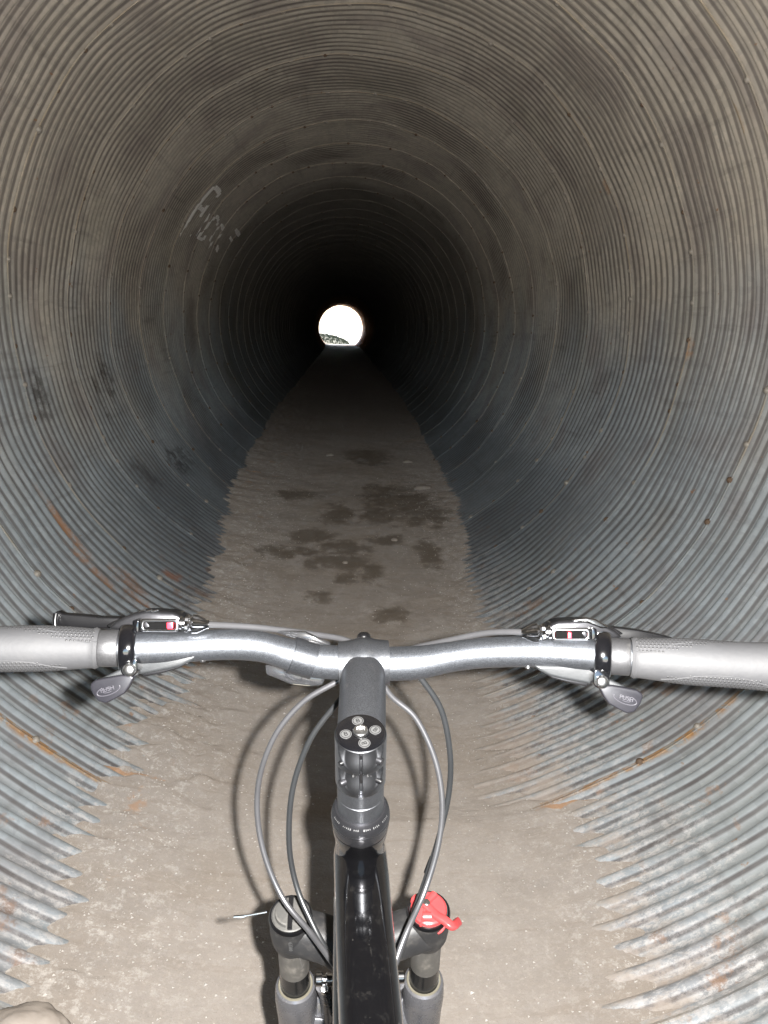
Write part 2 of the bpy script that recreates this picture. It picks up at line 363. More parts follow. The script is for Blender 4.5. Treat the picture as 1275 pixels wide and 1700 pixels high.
def slab(name, poly, d, thick, mat, parent=None, bev=.0012, tilt=0.0, seg=3, dome=0.0):
    """plate cut to an outline; d depth of its near face, thick its real thickness, bevelled edges"""
    bm = bmesh.new(); xs = [p[0] for p in poly]; cx = sum(xs)/len(xs); cyy = sum(p[1] for p in poly)/len(poly)
    if hasattr(d, '__call__'): df = d
    else: df = lambda x, y: d+tilt*(y-cyy)/FPX*.6
    a = [bm.verts.new(U(x, y, df(x, y))) for x, y in poly]
    b = [bm.verts.new(U(x, y, df(x, y))+FW*thick) for x, y in poly]
    n = len(poly); f1 = bm.faces.new(a); f2 = bm.faces.new(list(reversed(b)))
    for i in range(n): bm.faces.new((a[i], b[i], b[(i+1) % n], a[(i+1) % n]))
    bmesh.ops.recalc_face_normals(bm, faces=bm.faces)
    if bev: bmesh.ops.bevel(bm, geom=list(bm.edges), offset=bev, segments=seg, affect='EDGES', profile=.5, clamp_overlap=True)
    return from_bm(name, bm, M[mat] if isinstance(mat, str) else mat, parent, True, 40)
def rpoly(x0, y0, x1, y1, r, n=4):
    out = []
    for cx, cy, a0 in ((x1-r, y0+r, -90), (x1-r, y1-r, 0), (x0+r, y1-r, 90), (x0+r, y0+r, 180)):
        for i in range(n+1):
            a = math.radians(a0+90*i/n); out.append((cx+r*math.cos(a), cy+r*math.sin(a)))
    return out
def text(name, s, size, mtx, mat, parent=None, ext=.00008, align='CENTER'):
    cu = bpy.data.curves.new('tmp', 'FONT'); cu.body = s; cu.size = size; cu.extrude = ext; cu.align_x = align; cu.align_y = 'CENTER'; cu.resolution_u = 3
    to = bpy.data.objects.new('tmp', cu); C.objects.link(to); dg = bpy.context.evaluated_depsgraph_get()
    me = bpy.data.meshes.new_from_object(to.evaluated_get(dg)); bpy.data.objects.remove(to); bpy.data.curves.remove(cu)
    me.transform(mtx); me.name = name; me.materials.clear(); return link(name, me, M[mat], parent, False)
def frame_m(o, x, y):
    x = Vector(x).normalized(); y = Vector(y); y = (y-x*y.dot(x)).normalized(); z = x.cross(y)
    return Matrix(((x.x, y.x, z.x, o[0]), (x.y, y.y, z.y, o[1]), (x.z, y.z, z.z, o[2]), (0, 0, 0, 1)))

# ================================================================== THE CULVERT
culvert = tag(empty('culvert'), 'long round corrugated steel pipe round the dirt path, bolted rings, dark towards its bright mouth', 'culvert')
TH0 = math.radians(13)
for k in range(K0, K1):
    y0 = Y0+k*RING
    if k <= 7: nc, ns = 10, 260
    elif k <= 16: nc, ns = 8, 150
    elif k <= 30: nc, ns = 6, 96
    else: nc, ns = 4, 64
    if k < -1: nc, ns = 6, 110
    if k >= K1-3: nc, ns = 6, 110
    ny = 11*nc
    ys = y0+np.linspace(0, 1, ny+1)*RING*0.99999; ys = np.append(ys, y0+RING+.02)
    th = np.linspace(TH0, 2*PI-TH0, ns+1)
    Yg, Tg = np.meshgrid(ys, th, indexing='ij')
    Yc = np.minimum(Yg, y0+RING*.99999)
    Rg = wall_r(Tg, Yc)
    P = np.stack([CXT+Rg*np.sin(Tg), Yg, CZT-Rg*np.cos(Tg)], -1)
    # the lip: an edge face 5 mm high at the near end of the ring
    Rl = Rg[0]+.0065
    lipv = np.stack([CXT+Rl*np.sin(th), np.full_like(th, y0)+.001, CZT-Rl*np.cos(th)], -1)
    P = np.concatenate([lipv[None], P], 0)
    UVy = np.concatenate([Yg[:1], Yg], 0); UVt = np.concatenate([Tg[:1], Tg], 0)
    bx_, bz_ = bend(P[..., 1]); P[..., 0] += bx_; P[..., 2] += bz_
    n0, n1 = P.shape[:2]
    idx = np.arange(n0*n1).reshape(n0, n1)
    F = np.stack([idx[:-1, :-1], idx[:-1, 1:], idx[1:, 1:], idx[1:, :-1]], -1).reshape(-1, 4)
    me = bpy.data.meshes.new('pipe_ring'); V = P.reshape(-1, 3)
    me.vertices.add(len(V)); me.vertices.foreach_set('co', V.ravel().astype('f'))
    me.loops.add(F.size); me.loops.foreach_set('vertex_index', F.ravel().astype('i'))
    me.polygons.add(len(F)); me.polygons.foreach_set('loop_start', np.arange(0, F.size, 4, dtype='i')); me.update(calc_edges=True)
    ul = me.uv_layers.new(name='UVMap')
    tt = np.where(UVt > PI, UVt-2*PI, UVt)*R0
    # keep the angle continuous: right side positive, left side negative, break at the crown
    uvs = np.stack([tt.reshape(-1)[F], UVy.reshape(-1)[F]], -1)
    rng = uvs[:, :, 0].max(1)-uvs[:, :, 0].min(1); bad = rng > 3
    uvs[bad, :, 0] = np.abs(uvs[bad, :, 0])
    ul.data.foreach_set('uv', uvs.ravel().astype('f'))
    fl = np.ones(len(F), dtype=bool); me.polygons.foreach_set('use_smooth', fl)
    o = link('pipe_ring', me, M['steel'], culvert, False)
    se = me.attributes.new('sharp_edge', 'BOOLEAN', 'EDGE')   # crisp crease at the lip
    ev = np.zeros(len(me.edges)*2, dtype='i'); me.edges.foreach_get('vertices', ev); ev = ev.reshape(-1, 2)
    sh = (ev >= n1).all(1) & (ev < 2*n1).all(1); se.data.foreach_set('value', sh)

# bolts: the ones that show largest as parts, the rest as one mesh
def dome_mesh(name, r, h, seg=8):
    V = []; F = []
    for i, (rr, hh) in enumerate(((1, 0), (.95, .45), (.6, .85))):
        for j in range(seg):
            a = 2*PI*j/seg; V.append((r*rr*math.cos(a), r*rr*math.sin(a), h*hh))
    V.append((0, 0, h))
    for i in range(2):
        for j in range(seg): F.append((i*seg+j, i*seg+(j+1) % seg, (i+1)*seg+(j+1) % seg, (i+1)*seg+j))
    for j in range(seg): F.append((2*seg+j, 2*seg+(j+1) % seg, 3*seg))
    me = bpy.data.meshes.new(name); me.from_pydata(V, [], F); me.update(); me.polygons.foreach_set('use_smooth', [True]*len(F)); return me
def wall_frame(th, y, lift=0.0):
    p = wall_pt(th, y, lift); n = Vector((-math.sin(th), 0, math.cos(th)))
    return frame_m(p, Vector((0, 1, 0)), n.cross(Vector((0, 1, 0))))
bolt_me = [dome_mesh('bolt', .0140, .015), dome_mesh('bolt', .0125, .013)]
bolt_me[0].materials.append(M['rivet']); bolt_me[1].materials.append(M['rust'])
bolts = []
for k in range(-1, 30):
    y = Y0+k*RING
    n = 44
    for i in range(n):
        t = math.radians(32)+(2*PI-math.radians(64))*i/n+random.uniform(-.02, .02)
        if random.random() < .12: continue
        ti = t
        bolts.append((k, ti, y+.012+random.uniform(-.003, .003), random.random() < .6, 1.0))
# lapped plate seams: double rows of small bolts along the pipe
t1, _ = on_wall(560, 60); t2, _ = on_wall(1160, 235); t3, _ = on_wall(150, 900); t4, _ = on_wall(1035, 310)
for (t, ks) in ((t1, (3, 5, 7, 9)), (t2, (1, 2)), (t4, (2, 3, 4, 6)), (t3, (0, 1, 2))):
    for k in ks:
        for j in range(11):
            for s in (-.022, .022):
                bolts.append((k+.1, t+s/R0*1.0, Y0+k*RING+PITCHC*(j+.5), False, .55))
def vis(b):
    p = wall_pt(b[1] if b[1] <= PI else b[1]-2*PI, b[2]); d = p-CAM; z = d.dot(FW)
    if z < .3: return -1
    x = CX+FPX*d.dot(RT)/z; yy = CY-FPX*d.dot(UP)/z
    return 1/z*b[4] if (-20 < x < 1295 and -20 < yy < 1720) else -1
bolts.sort(key=lambda b: -vis(b))
restV = []; restF = []
for i, b in enumerate(bolts):
    mtx = wall_frame(b[1], b[2], -.001); s = b[4]*random.uniform(.8, 1.15); me = bolt_me[0 if b[3] else 1]
    if i < 290 and vis(b) > 0:
        o = bpy.data.objects.new('bolt', me); C.objects.link(o); o.parent = culvert; o.matrix_world = mtx @ Matrix.Scale(s, 4)
    elif b[2] < 16:
        kk = len(restV); restV += [mtx @ (v.co*s) for v in me.vertices]; restF += [tuple(q+kk for q in p.vertices) for p in me.polygons]
o = mesh('small_bolts', restV, restF, M['rust'], culvert); o['kind'] = 'stuff'

# chalk letters written on the left wall
def stroke(pts, wd):
    Q = catmull([Vector((p[0], p[1], 0)) for p in pts], 36); V = []; F = []
    for i, q in enumerate(Q):
        th, y = on_wall(q.x, q.y); a = Q[max(i-1, 0)]; b = Q[min(i+1, len(Q)-1)]; ta, ya = on_wall(a.x, a.y); tb, yb = on_wall(b.x, b.y)
        d = Vector(((tb-ta)*R0, yb-ya)).normalized(); n = Vector((-d.y, d.x)); w_ = 1.05*wd*(.75+.5*mnoise.noise(Vector((q.x*.1, q.y*.1, 3))))
        for s in (-1, -.6, -.2, .2, .6, 1):
            V.append(wall_pt(th+n.x*w_*s/R0, y+n.y*w_*s, .0065))
    for i in range(len(Q)-1):
        for j in range(5): F.append((i*6+j, i*6+j+1, (i+1)*6+j+1, (i+1)*6+j))
    return V, F
G = []
def Zg(x, y): return (280+x*180/1275, 280+y*160/1133)
for pts, wd in [([(110, 770), (210, 600), (330, 420), (430, 270), (510, 195), (560, 235), (570, 275), (545, 315)], .028),
                ([(330, 420), (380, 465), (455, 415)], .024), ([(385, 480), (355, 545)], .022),
                ([(465, 515), (390, 630), (300, 790)], .026), ([(550, 640), (560, 580), (540, 550), (470, 600), (390, 710), (330, 790), (370, 815), (410, 780)], .020),
                ([(620, 690), (600, 650), (530, 720), (455, 830)], .020), ([(600, 750), (540, 830)], .018), ([(500, 850), (445, 900)], .030),
                ([(540, 910), (550, 950)], .03), ([(770, 700), (800, 760)], .022), ([(700, 790), (720, 830)], .022), ([(235, 770), (240, 790)], .02)]:
    G.append(stroke([Zg(*p) for p in pts], wd))
b = NB('faded_chalk'); oo = b.obj(); al = b.math('MULTIPLY', b.ramp(b.noise(oo, 60, 4, .7), .10, .36), 1.0)
b.set(col=(.78, .75, .70), rough=.95); b.put(b.p.inputs['Alpha'], al); 
for v, f in G: mesh('chalk_stroke', v, f, b.m, culvert)

# ================================================================== GROUND
def grid(name, xs, ys, hf, mat, parent=None):
    X, Y = np.meshgrid(xs, ys, indexing='ij'); Z = hf(X, Y)
    n0, n1 = X.shape; idx = np.arange(n0*n1).reshape(n0, n1)
    F = np.stack([idx[:-1, :-1], idx[1:, :-1], idx[1:, 1:], idx[:-1, 1:]], -1).reshape(-1, 4); V = np.stack([X, Y, Z], -1).reshape(-1, 3)
    me = bpy.data.meshes.new(name); me.vertices.add(len(V)); me.vertices.foreach_set('co', V.ravel().astype('f'))
    me.loops.add(F.size); me.loops.foreach_set('vertex_index', F.ravel().astype('i'))
    me.polygons.add(len(F)); me.polygons.foreach_set('loop_start', np.arange(0, F.size, 4, dtype='i')); me.update(calc_edges=True)
    return link(name, me, mat, parent)
def vnoise(X, Y, s, seed):                  # smooth value noise in numpy
    x = X*s+seed*17.3; y = Y*s+seed*9.1; xi = np.floor(x); yi = np.floor(y); fx = x-xi; fy = y-yi
    fx = fx*fx*(3-2*fx); fy = fy*fy*(3-2*fy)
    def h(a, b): q = np.sin(a*127.1+b*311.7+seed*74.7)*43758.5453; return q-np.floor(q)
    return (h(xi, yi)*(1-fx)*(1-fy)+h(xi+1, yi)*fx*(1-fy)+h(xi, yi+1)*(1-fx)*fy+h(xi+1, yi+1)*fx*fy)-.5
def dirt_h(X, Y):
    base = np.interp(Y, [-6, 1.2, 2.05, 2.25, 3.2, 4.2, 5.6, 8, 12, 60], [-.06, -.078, -.07, -.112, -.075, -.03, .035, .09, .14, .20])
    hw = np.sqrt(R0*R0-(CZT-base)**2); u = (X-CXT)/hw
    z = base+.034*np.clip(np.abs(u), 0, 1)**4+.085*np.clip(np.abs(u)-1, 0, 2)-.035*(X-CXT)
    z = z+.014*vnoise(X, Y, 2.2, 1)+.009*vnoise(X, Y, 6, 2)+.0045*vnoise(X, Y, 15, 3)+.0035*vnoise(X, Y, 38, 4)+.003*vnoise(X, Y, 90, 5)
    e = np.clip(np.abs(u)-.75, 0, .6)
    z = z+e*(.045*vnoise(X*.12, Y, 14, 11)+.03*vnoise(X*.3, Y, 30, 12))
    z = z-np.where(X > CXT, .045, .0)*np.clip(np.abs(u)-.55, 0, .6)*np.clip((Y-2.05)*8, 0, 1)*np.clip((4.6-Y)/1.5, 0, 1)*.7
    return z+np.clip(np.abs(u)-.6, 0, 1)*(.016*vnoise(X, Y, 9, 6)+.024*vnoise(X, Y, 24, 7))
xs = np.linspace(CXT-1.02, CXT+1.02, 196)
ys = np.concatenate([np.arange(-5.5, .7, .12), np.arange(.7, 4, .0115), np.arange(4, 9, .025), np.arange(9, 20, .1), np.arange(20, 57.4, .4)])
d_ = grid('dirt_path', xs, ys, dirt_h, M['dirt'])
co = np.zeros(len(d_.data.vertices)*3, 'f'); d_.data.vertices.foreach_get('co', co); co = co.reshape(-1, 3); q = bend(co[:, 1]); co[:, 0] += q[0]; co[:, 2] += q[1]; d_.data.vertices.foreach_set('co', co.ravel())
d_['kind'] = 'structure'
# coarse grit lying along the edges of the silt
GV = []; GF = []
for i in range(4200):
    y = 1.0+6*random.random()**1.8; u = random.choice((-1, 1))*(1-abs(random.gauss(0, .28))) if random.random() < .7 else random.uniform(-1, 1)
    if abs(u) > 1.0: continue
    x = CXT+u*.64; s = random.uniform(.0010, .0032)*(1.7 if random.random() < .05 else 1); z = float(dirt_h(np.array([x]), np.array([y]))[0])
    k = len(GV)
    for a, b_, c in ((1, 0, 0), (-.5, .85, 0), (-.6, -.8, 0), (0, 0, 1), (0, 0, -1)):
        GV.append((x+s*(a+random.uniform(-.3, .3)), y+s*(b_+random.uniform(-.3, .3)), z+s*.7*(c+random.uniform(-.3, .3))+.3*s))
    for q in ((0, 1, 3), (1, 2, 3), (2, 0, 3), (1, 0, 4), (2, 1, 4), (0, 2, 4)): GF.append(tuple(k+j for j in q))
o = mesh('grit', GV, GF, mat_plain('pale_grit', (.40, .35, .30), (.85, .82, .78), .85, 0, 90, .1), None, False); o['kind'] = 'stuff'

def rock(px, py, r, label, squash=(1, .8, .6), seed=1, sink=.3):
    p = on_floor(px, py); p.z = float(dirt_h(np.array([p.x]), np.array([p.y]))[0])
    bm = bmesh.new(); bmesh.ops.create_icosphere(bm, subdivisions=4 if r > .06 else 3, radius=1)
    for v in bm.verts:
        q = v.co*1.6+Vector((seed*3.1, seed, 0)); v.co *= 1+.22*mnoise.noise(q*.8)+.07*mnoise.noise(q*2.7)
        v.co = Vector((v.co.x*squash[0], v.co.y*squash[1], v.co.z*squash[2]))*r
    o = from_bm('rock', bm, M['stone']); o.location = p+Vector((0, 0, r*squash[2]*(1-sink*2))); tag(o, label, 'rock', None); return o
rock(50, 1772, .064, 'large pale rounded stone at the left foot of the wall, lowest in the photo', (1.1, .8, .62), 2)
rock(702, 829, .055, 'pale pinkish stone beside the dark damp patch on the right of the path', (1.2, .6, .4), 3)
rock(548, 780, .035, 'small whitish stone in the middle of the path, far in', (1, .7, .5), 5)
rock(676, 787, .035, 'small pale stone at the right of the path, farthest in', (1.2, .6, .45), 7)
rock(655, 906, .020, 'small white pebble below the dark damp patch, right of centre', (1, .8, .6), 9)
rock(573, 943, .016, 'tiny white pebble in the middle damp patch', (1, .8, .6), 11)

# ------------------------------------------------------------------ outside both mouths
YE0, YE1 = Y0+K0*RING, Y0+K1*RING
def ground_h(X, Y): return -.13+0*X-.02*np.clip(Y-YE1-6, 0, 40)*.6
g = grid('ground', np.concatenate([np.arange(-400, -20, 40), np.arange(-20, 20.1, 2), np.arange(40, 401, 40)]).astype(float),
         np.concatenate([np.arange(-300, -20, 40), np.arange(-20, 100, 2), np.arange(100, 900, 50)]).astype(float), ground_h, M['ground']); g['kind'] = 'structure'
# the embankment the pipe runs through
ex = np.arange(-14, 14.01, .2); ey = np.concatenate([np.arange(YE0+.3, YE0+7, .2), np.arange(YE0+7, YE1-7, 4), np.arange(YE1-7, YE1-.2, .2)])
EX, EY = np.meshgrid(ex, ey, indexing='ij')
EZ = np.minimum(np.minimum((EY-ey[0])*.75, (ey[-1]-EY)*.75), 4.6)-.13+.1*vnoise(EX, EY, 1.1, 8)
idx = np.arange(EX.size).reshape(EX.shape); F = []
inside = (np.hypot(EX-CXT-bend(EY)[0], EZ-CZT) < R0+.06)
for i in range(EX.shape[0]-1):
    for j in range(EX.shape[1]-1):
        if not (inside[i, j] or inside[i+1, j] or inside[i, j+1] or inside[i+1, j+1]): F.append((idx[i, j], idx[i+1, j], idx[i+1, j+1], idx[i, j+1]))
e = mesh('embankment', np.stack([EX, EY, EZ], -1).reshape(-1, 3).tolist(), [tuple(int(q) for q in f) for f in F], M['ground']); e['kind'] = 'structure'
# flat concrete lip at the far mouth and the overgrown bank beyond it
bm = bmesh.new(); bmesh.ops.create_cube(bm, size=1)
for v in bm.verts: v.co = Vector((CXT-.22+v.co.x*2.6, YE1+.6+v.co.y*1.0, .10+v.co.z*.14))
bmesh.ops.bevel(bm, geom=list(bm.edges), offset=.01, segments=2, affect='EDGES')
o = from_bm('concrete_apron', bm, M['concrete'], None, True, 40); tag(o, 'flat pale concrete sill across the bright far mouth of the pipe', 'sill')
def bank_h(X, Y):
    e = np.clip(1-((X+2.85)/3.4)**2, 0, 1)*np.clip(1-((Y-YE1-9)/6.5)**2, 0, 1)
    return -.3+1.12*np.sqrt(e)+.10*vnoise(X, Y, 1.6, 3)+.05*vnoise(X, Y, 5, 5)
bk = grid('bank', np.arange(-6.5, 1.6, .15), np.arange(YE1+2, YE1+16, .2), bank_h, M['bank']); bk['kind'] = 'structure'
LV = []; LF = []
for i in range(5200):
    x = random.uniform(-5, .9); y = YE1+random.uniform(3.5, 13); z = float(bank_h(np.array([x]), np.array([y]))[0])
    if z < -.12: continue
    hgt = random.uniform(.02, .16)*(1.8 if random.random() < .1 else 1); a = random.uniform(0, 6.28); s = random.uniform(.012, .03)
    dx, dy = math.cos(a)*s, math.sin(a)*s; lx, ly = random.uniform(-.06, .06), random.uniform(-.06, .06); k = len(LV)
    LV += [(x-dx, y-dy, z-.01), (x+dx, y+dy, z-.01), (x+dx*1.3+lx*.6, y+dy+ly*.6, z+hgt*.6), (x-dx*.7+lx*.6, y-dy+ly*.6, z+hgt*.65), (x+lx, y+ly, z+hgt)]
    LF += [(k, k+1, k+2, k+3), (k+3, k+2, k+4)]
o = mesh('weeds', LV, LF, M['leaf'], None, False); o['kind'] = 'stuff'

# ================================================================== THE BICYCLE
SA = Vector((0, .326, -.946)).normalized()           # steering axis, pointing down
SF = Vector((0, .946, .326)).normalized()            # ahead, square to it
bike = tag(empty('bicycle', (.011, .815, -.04)), 'black mountain bicycle seen from the saddle, flat handlebar, suspension fork with red dial', 'bicycle')
bpy.context.view_layer.update()
BI = bike.matrix_world.inverted()
class Holder: pass
def part(name, vf, mat, parent=None, angle=35, smooth=True):
    return add(name, vf, mat, parent, angle, smooth)
BP = []                                              # parts at top level of the bicycle: parented at the end
def bpart(*a, **k): o = part(*a, **k); BP.append(o); return o
def bslab(*a, **k): o = slab(*a, **k); BP.append(o); return o

# handlebar
barpts = [(-120, 1079, .581), (0, 1077, .588), (100, 1076, .596), (213, 1076, .604), (300, 1074, .612), (370, 1070, .618), (430, 1073, .625), (475, 1085, .631), (520, 1096, .635),
          (560, 1100, .637), (603, 1101, .638), (650, 1102, .638), (700, 1099, .636), (745, 1091, .632), (790, 1085, .627), (850, 1082, .620), (920, 1083, .612), (1000, 1088, .604),
          (1100, 1095, .596), (1200, 1102, .588), (1330, 1110, .580)]
bp = catmull([U(*p) for p in barpts], 8)
cxb = U(603, 1101, .638).x
br = [.0112+.0016*max(0, 1-max(0, abs(p.x-cxb)-.035)/.03) if abs(p.x-cxb) < .065 else .0112 for p in bp]
bar = bpart('handlebar', sweep(bp, br, 40), 'bar')
def barp(px):                                        # centre of the bar and its direction at a given place along it
    best = min(range(1, len(bp)-1), key=lambda i: abs(CX+FPX*(bp[i]-CAM).dot(RT)/(bp[i]-CAM).dot(FW)-px))
    def prj(q): return CX+FPX*(q-CAM).dot(RT)/(q-CAM).dot(FW)
    a, b_ = (best, best+1) if prj(bp[best]) <= px else (best-1, best)
    t = (px-prj(bp[a]))/(prj(bp[b_])-prj(bp[a])+1e-9)
    return bp[a].lerp(bp[b_], t), (bp[best+1]-bp[best-1]).normalized()
# grips
def grip(side):
    inner = 165 if side < 0 else 1047
    p0, t = barp(inner)
    n = 56; path = []; L = .128; outd = t*(-1 if side < 0 else 1)
    ends = [p for p in bp if (p-p0).dot(outd) > -.0001]
    ends.sort(key=lambda p: (p-p0).dot(outd))
    def at(s):
        pts = [p0]+ends
        for i in range(len(pts)-1):
            a, b_ = (pts[i]-p0).dot(outd), (pts[i+1]-p0).dot(outd)
            if a <= s <= b_ and b_ > a: return pts[i].lerp(pts[i+1], (s-a)/(b_-a))
        return pts[-1]+outd*(s-(pts[-1]-p0).dot(outd))
    def rr(s): return .0143+.0022*math.sin(min(1, s/.09)*PI*.5)-.0004*math.cos(s*90) if s > .003 else .0148
    path = [at(L*i/n) for i in range(n+1)]
    rads = [rr(L*i/n) for i in range(n+1)]; rads[0] = .0135; rads[-1] = .013
    g = bpart('grip', sweep(path, rads, 44), 'grip')
    g['label'] = 'worn grey rubber grip on the left end of the bar' if side < 0 else 'worn grey rubber grip on the right end of the bar'
    # studded patches
    N = (UP-outd*UP.dot(outd)).normalized(); B = outd.cross(N)
    if B.dot(-FW) < 0: B = -B
    V = []; F = []
    for r_ in range(-16, 17):
        for c_ in range(0, 50):
            s = .003+c_*.00265+(r_ % 2)*.0013; phi = r_*.0027/.0155       # phi 0 faces the rider, + up
            up = phi > 0; s_mm = s
            lim_top = .050-(1.15-phi)*.055; ok = (phi > .42 and s_mm < .012+max(0, phi-.42)*.055+.004)
            ok2 = (phi < -.38-.30*abs((s_mm-.062)/.040)**1.5 and .024 < s_mm < .100)
            if not (ok or ok2) or abs(phi) > 1.5: continue
            c0 = at(s); rad = rr(s); nrm = (N*math.sin(phi)+B*math.cos(phi)).normalized(); c0 = c0+nrm*(rad-.00012)
            e1 = outd; e2 = nrm.cross(e1); k = len(V)
            for j in range(6): V.append(c0+(e1*math.cos(j*PI/3)+e2*math.sin(j*PI/3))*.00095)
            for j in range(6): V.append(c0+nrm*.00045+(e1*math.cos(j*PI/3)+e2*math.sin(j*PI/3))*.0006)
            F += [(k+j, k+(j+1) % 6, k+6+(j+1) % 6, k+6+j) for j in range(6)]+[tuple(range(k+6, k+12))]
    if V:
        q = mesh('grip_studs', V, F, M['dots'], g); q['kind'] = 'stuff'
    # smooth ridge that borders the studded patch
    for pts in ([(.0, .46), (.006, .44), (.012, .50), (.020, .70), (.028, .95), (.040, 1.15)], [(.020, -.95), (.030, -.74), (.042, -.50), (.058, -.38), (.072, -.42), (.088, -.70), (.100, -1.0)]):
        pp = []
        for s, phi in pts:
            pp.append(at(s)+(N*math.sin(phi)+B*math.cos(phi))*(rr(s)))
        part('grip_ridge', sweep(catmull(pp, 6), .0005, 6), 'grip', g)
    p1, t1_ = barp(181 if side < 0 else 1029)
    part('grip_collar', lathe(p1, t1_, [(-.0068, .0118), (-.0066, .0128), (-.006, .0132), (.006, .0132), (.0066, .0128), (.0068, .0118)], 40), 'bar_end', g)
    return g
grip(-1); grip(1)

# controls, one set per side. mx mirrors the outline for the right-hand set
def controls(side):
    def mx(P, dy=15): return [(x, y) for x, y in P] if side < 0 else [(1213-x, y+dy) for x, y in P][::-1]
    def q(x, y, dy=15): return (x, y) if side < 0 else (1213-x, y+dy)
    c, t = barp(213 if side < 0 else 1000)
    # clamp band with its bolt
    clamp = bpart('clamp_band', lathe(c, t, [(-.0058, .0120), (-.0057, .0150), (-.0048, .0163), (-.0030, .0170), (0, .0172), (.0030, .0170), (.0048, .0163), (.0057, .0150), (.0058, .0120)], 56), 'gloss')
    bx, by = q(214, 1112, 20)
    slab('clamp_ear', rpoly(bx-13.5, by-22, bx+13.5, by+11, 10, 5), .590, .020, 'gloss', clamp, .002)
    part('clamp_bolt', lathe(U(bx+.5, by, .5895), -FW, [(-.003, .0046), (.0012, .0046), (.0022, .0042), (.0030, .0030), (.0033, .0014), (.0034, .0004)], 24), 'bolt', clamp)
    tx, ty = q(226, 1038, 14)
    slab('clamp_tab', rpoly(tx-4.5, ty-9, tx+4, ty+12, 3.5, 3), .596, .012, 'gloss', clamp, .001)
    # shifter body behind the gear window
    body = bslab('shifter_body', mx([(178, 1044), (190, 1032), (205, 1024), (222, 1018), (240, 1014), (285, 1016), (300, 1022), (302, 1040), (296, 1050), (232, 1052), (205, 1050)]), .612, .022, 'satin', bev=.003)
    if side < 0:
        for i in range(3):
            part('fin', sweep([U(232+i*10, 1015.5, .6105), U(243+i*10, 1012.8, .6105)], .0006, 8), 'chrome', body)
    else:
        slab('body_rim', [(950, 1029), (975, 1025), (990, 1028), (1012, 1042), (1000, 1044), (975, 1034), (955, 1034)], .609, .004, 'chrome', body, .0012)
    x0, y0 = q(232, 1027); x1, y1 = q(297, 1049)
    xa, xb = min(x0, x1), max(x0, x1); ya, yb = min(y0, y1), max(y0, y1)
    # gear window: raised bright frame round a dark recess
    outer = rpoly(xa, ya, xb, yb, 6, 5); inner = rpoly(xa+6, ya+6.5, xb-6, yb-4.5, 3.5, 5)
    bm = bmesh.new(); vs = []
    for ring, dd in ((outer, .604), (outer, .5965), (inner, .5962), (inner, .602)):
        vs.append([bm.verts.new(U(x, y, dd)) for x, y in ring])
    for a in range(3):
        for i in range(len(outer)):
            j = (i+1) % len(outer); bm.faces.new((vs[a][i], vs[a][j], vs[a+1][j], vs[a+1][i]))
    bmesh.ops.recalc_face_normals(bm, faces=bm.faces)
    es = [e for e in bm.edges if all(v in vs[1]+vs[2] for v in e.verts) and (e.verts[0] in vs[1]) == (e.verts[1] in vs[1])]
    bmesh.ops.bevel(bm, geom=es, offset=.0009, segments=3, affect='EDGES', profile=.5)
    win = from_bm('gear_window', bm, M['chrome'], None, True, 60); BP.append(win)
    slab('window_floor', inner, .6015, .002, 'black', win, 0)
    rx, ry = (282, 1038) if side < 0 else (946, 1056)
    slab('gear_indicator', rpoly(rx-(5 if side < 0 else 3), ry-6, rx+(5 if side < 0 else 3), ry+6, 1.5, 2), .6005, .001, 'redind', win, .0002)
    dx_, dy_ = q(242, 1038); slab('dial_mark', [(dx_-5, dy_-2), (dx_+1, dy_-5), (dx_+6, dy_+2), (dx_, dy_+5)], .6008, .0008, 'satin', win, .0002)
    # barrel adjuster
    a0 = U(*q(297, 1034), .606); a1 = U(*q(347, 1037), .610); ax = a1-a0; L = ax.length
    seg = 40; prof = [(0, .0030), (.02, .0050), (.10, .0052), (.13, .0040), (.17, .0040), (.20, .0060), (.30, .0064), (.36, .0052), (.40, .0052), (.45, .0062), (.62, .0060), (.80, .0046), (.92, .0036), (1.0, .0033), (1.01, .0022)]
    V, F = lathe(a0, ax, [(p*L, r) for p, r in prof], seg)
    axn = ax.normalized()
    for i, (p, r) in enumerate(prof):
        if .2 <= p <= .36 or .45 <= p <= .8:
            for j in range(seg):
                kx = i*seg+j; cc = a0+axn*p*L; rad = V[kx]-cc; m_ = (1+.07*math.cos(j*2*PI/seg*10)) if p < .4 else (1+.16*math.cos(j*2*PI/seg*5))
                V[kx] = cc+rad*m_
    bpart('barrel_adjuster', (V, F), 'chrome', angle=30)
    # pod under the bar
    pod = bslab('shifter_pod', mx([(226, 1090), (327, 1088), (318, 1098), (300, 1107), (278, 1112), (250, 1117), (228, 1121)], 16), .604, .022, 'pod', bev=.0022)
    slab('pod_base', mx([(232, 1117), (250, 1113), (290, 1107), (312, 1101), (296, 1110), (268, 1118), (240, 1124)], 16), .610, .018, 'satin', pod, .001)
    cx_, cy_ = q(336, 1096.5, 12); part('pod_screw', lathe(U(cx_, cy_, .612), -FW, [(-.004, .0018), (0, .0018), (.0008, .0010), (.001, .0002)], 14), 'bolt', pod)
    # thumb paddle
    P = [(149, 1141), (150, 1135), (158, 1129), (178, 1125), (200, 1121), (216, 1121), (222, 1125), (214, 1141), (206, 1152), (190, 1161), (176, 1168), (163, 1165), (153, 1152)]
    if side < 0: PP = P
    else: PP = [(1217-x, y+17) for x, y in P][::-1]
    pad = bslab('thumb_paddle', PP, .590, .007, 'paddle', bev=.0022, seg=4)
    slab('paddle_arm', mx([(162, 1129), (206, 1108), (225, 1106), (230, 1121), (214, 1126), (182, 1129)], 17), .594, .008, 'pod', pad, .0015)
    # embossed oval and arrow-like swoosh
    cxp, cyp = (180, 1146) if side < 0 else (1038, 1161)
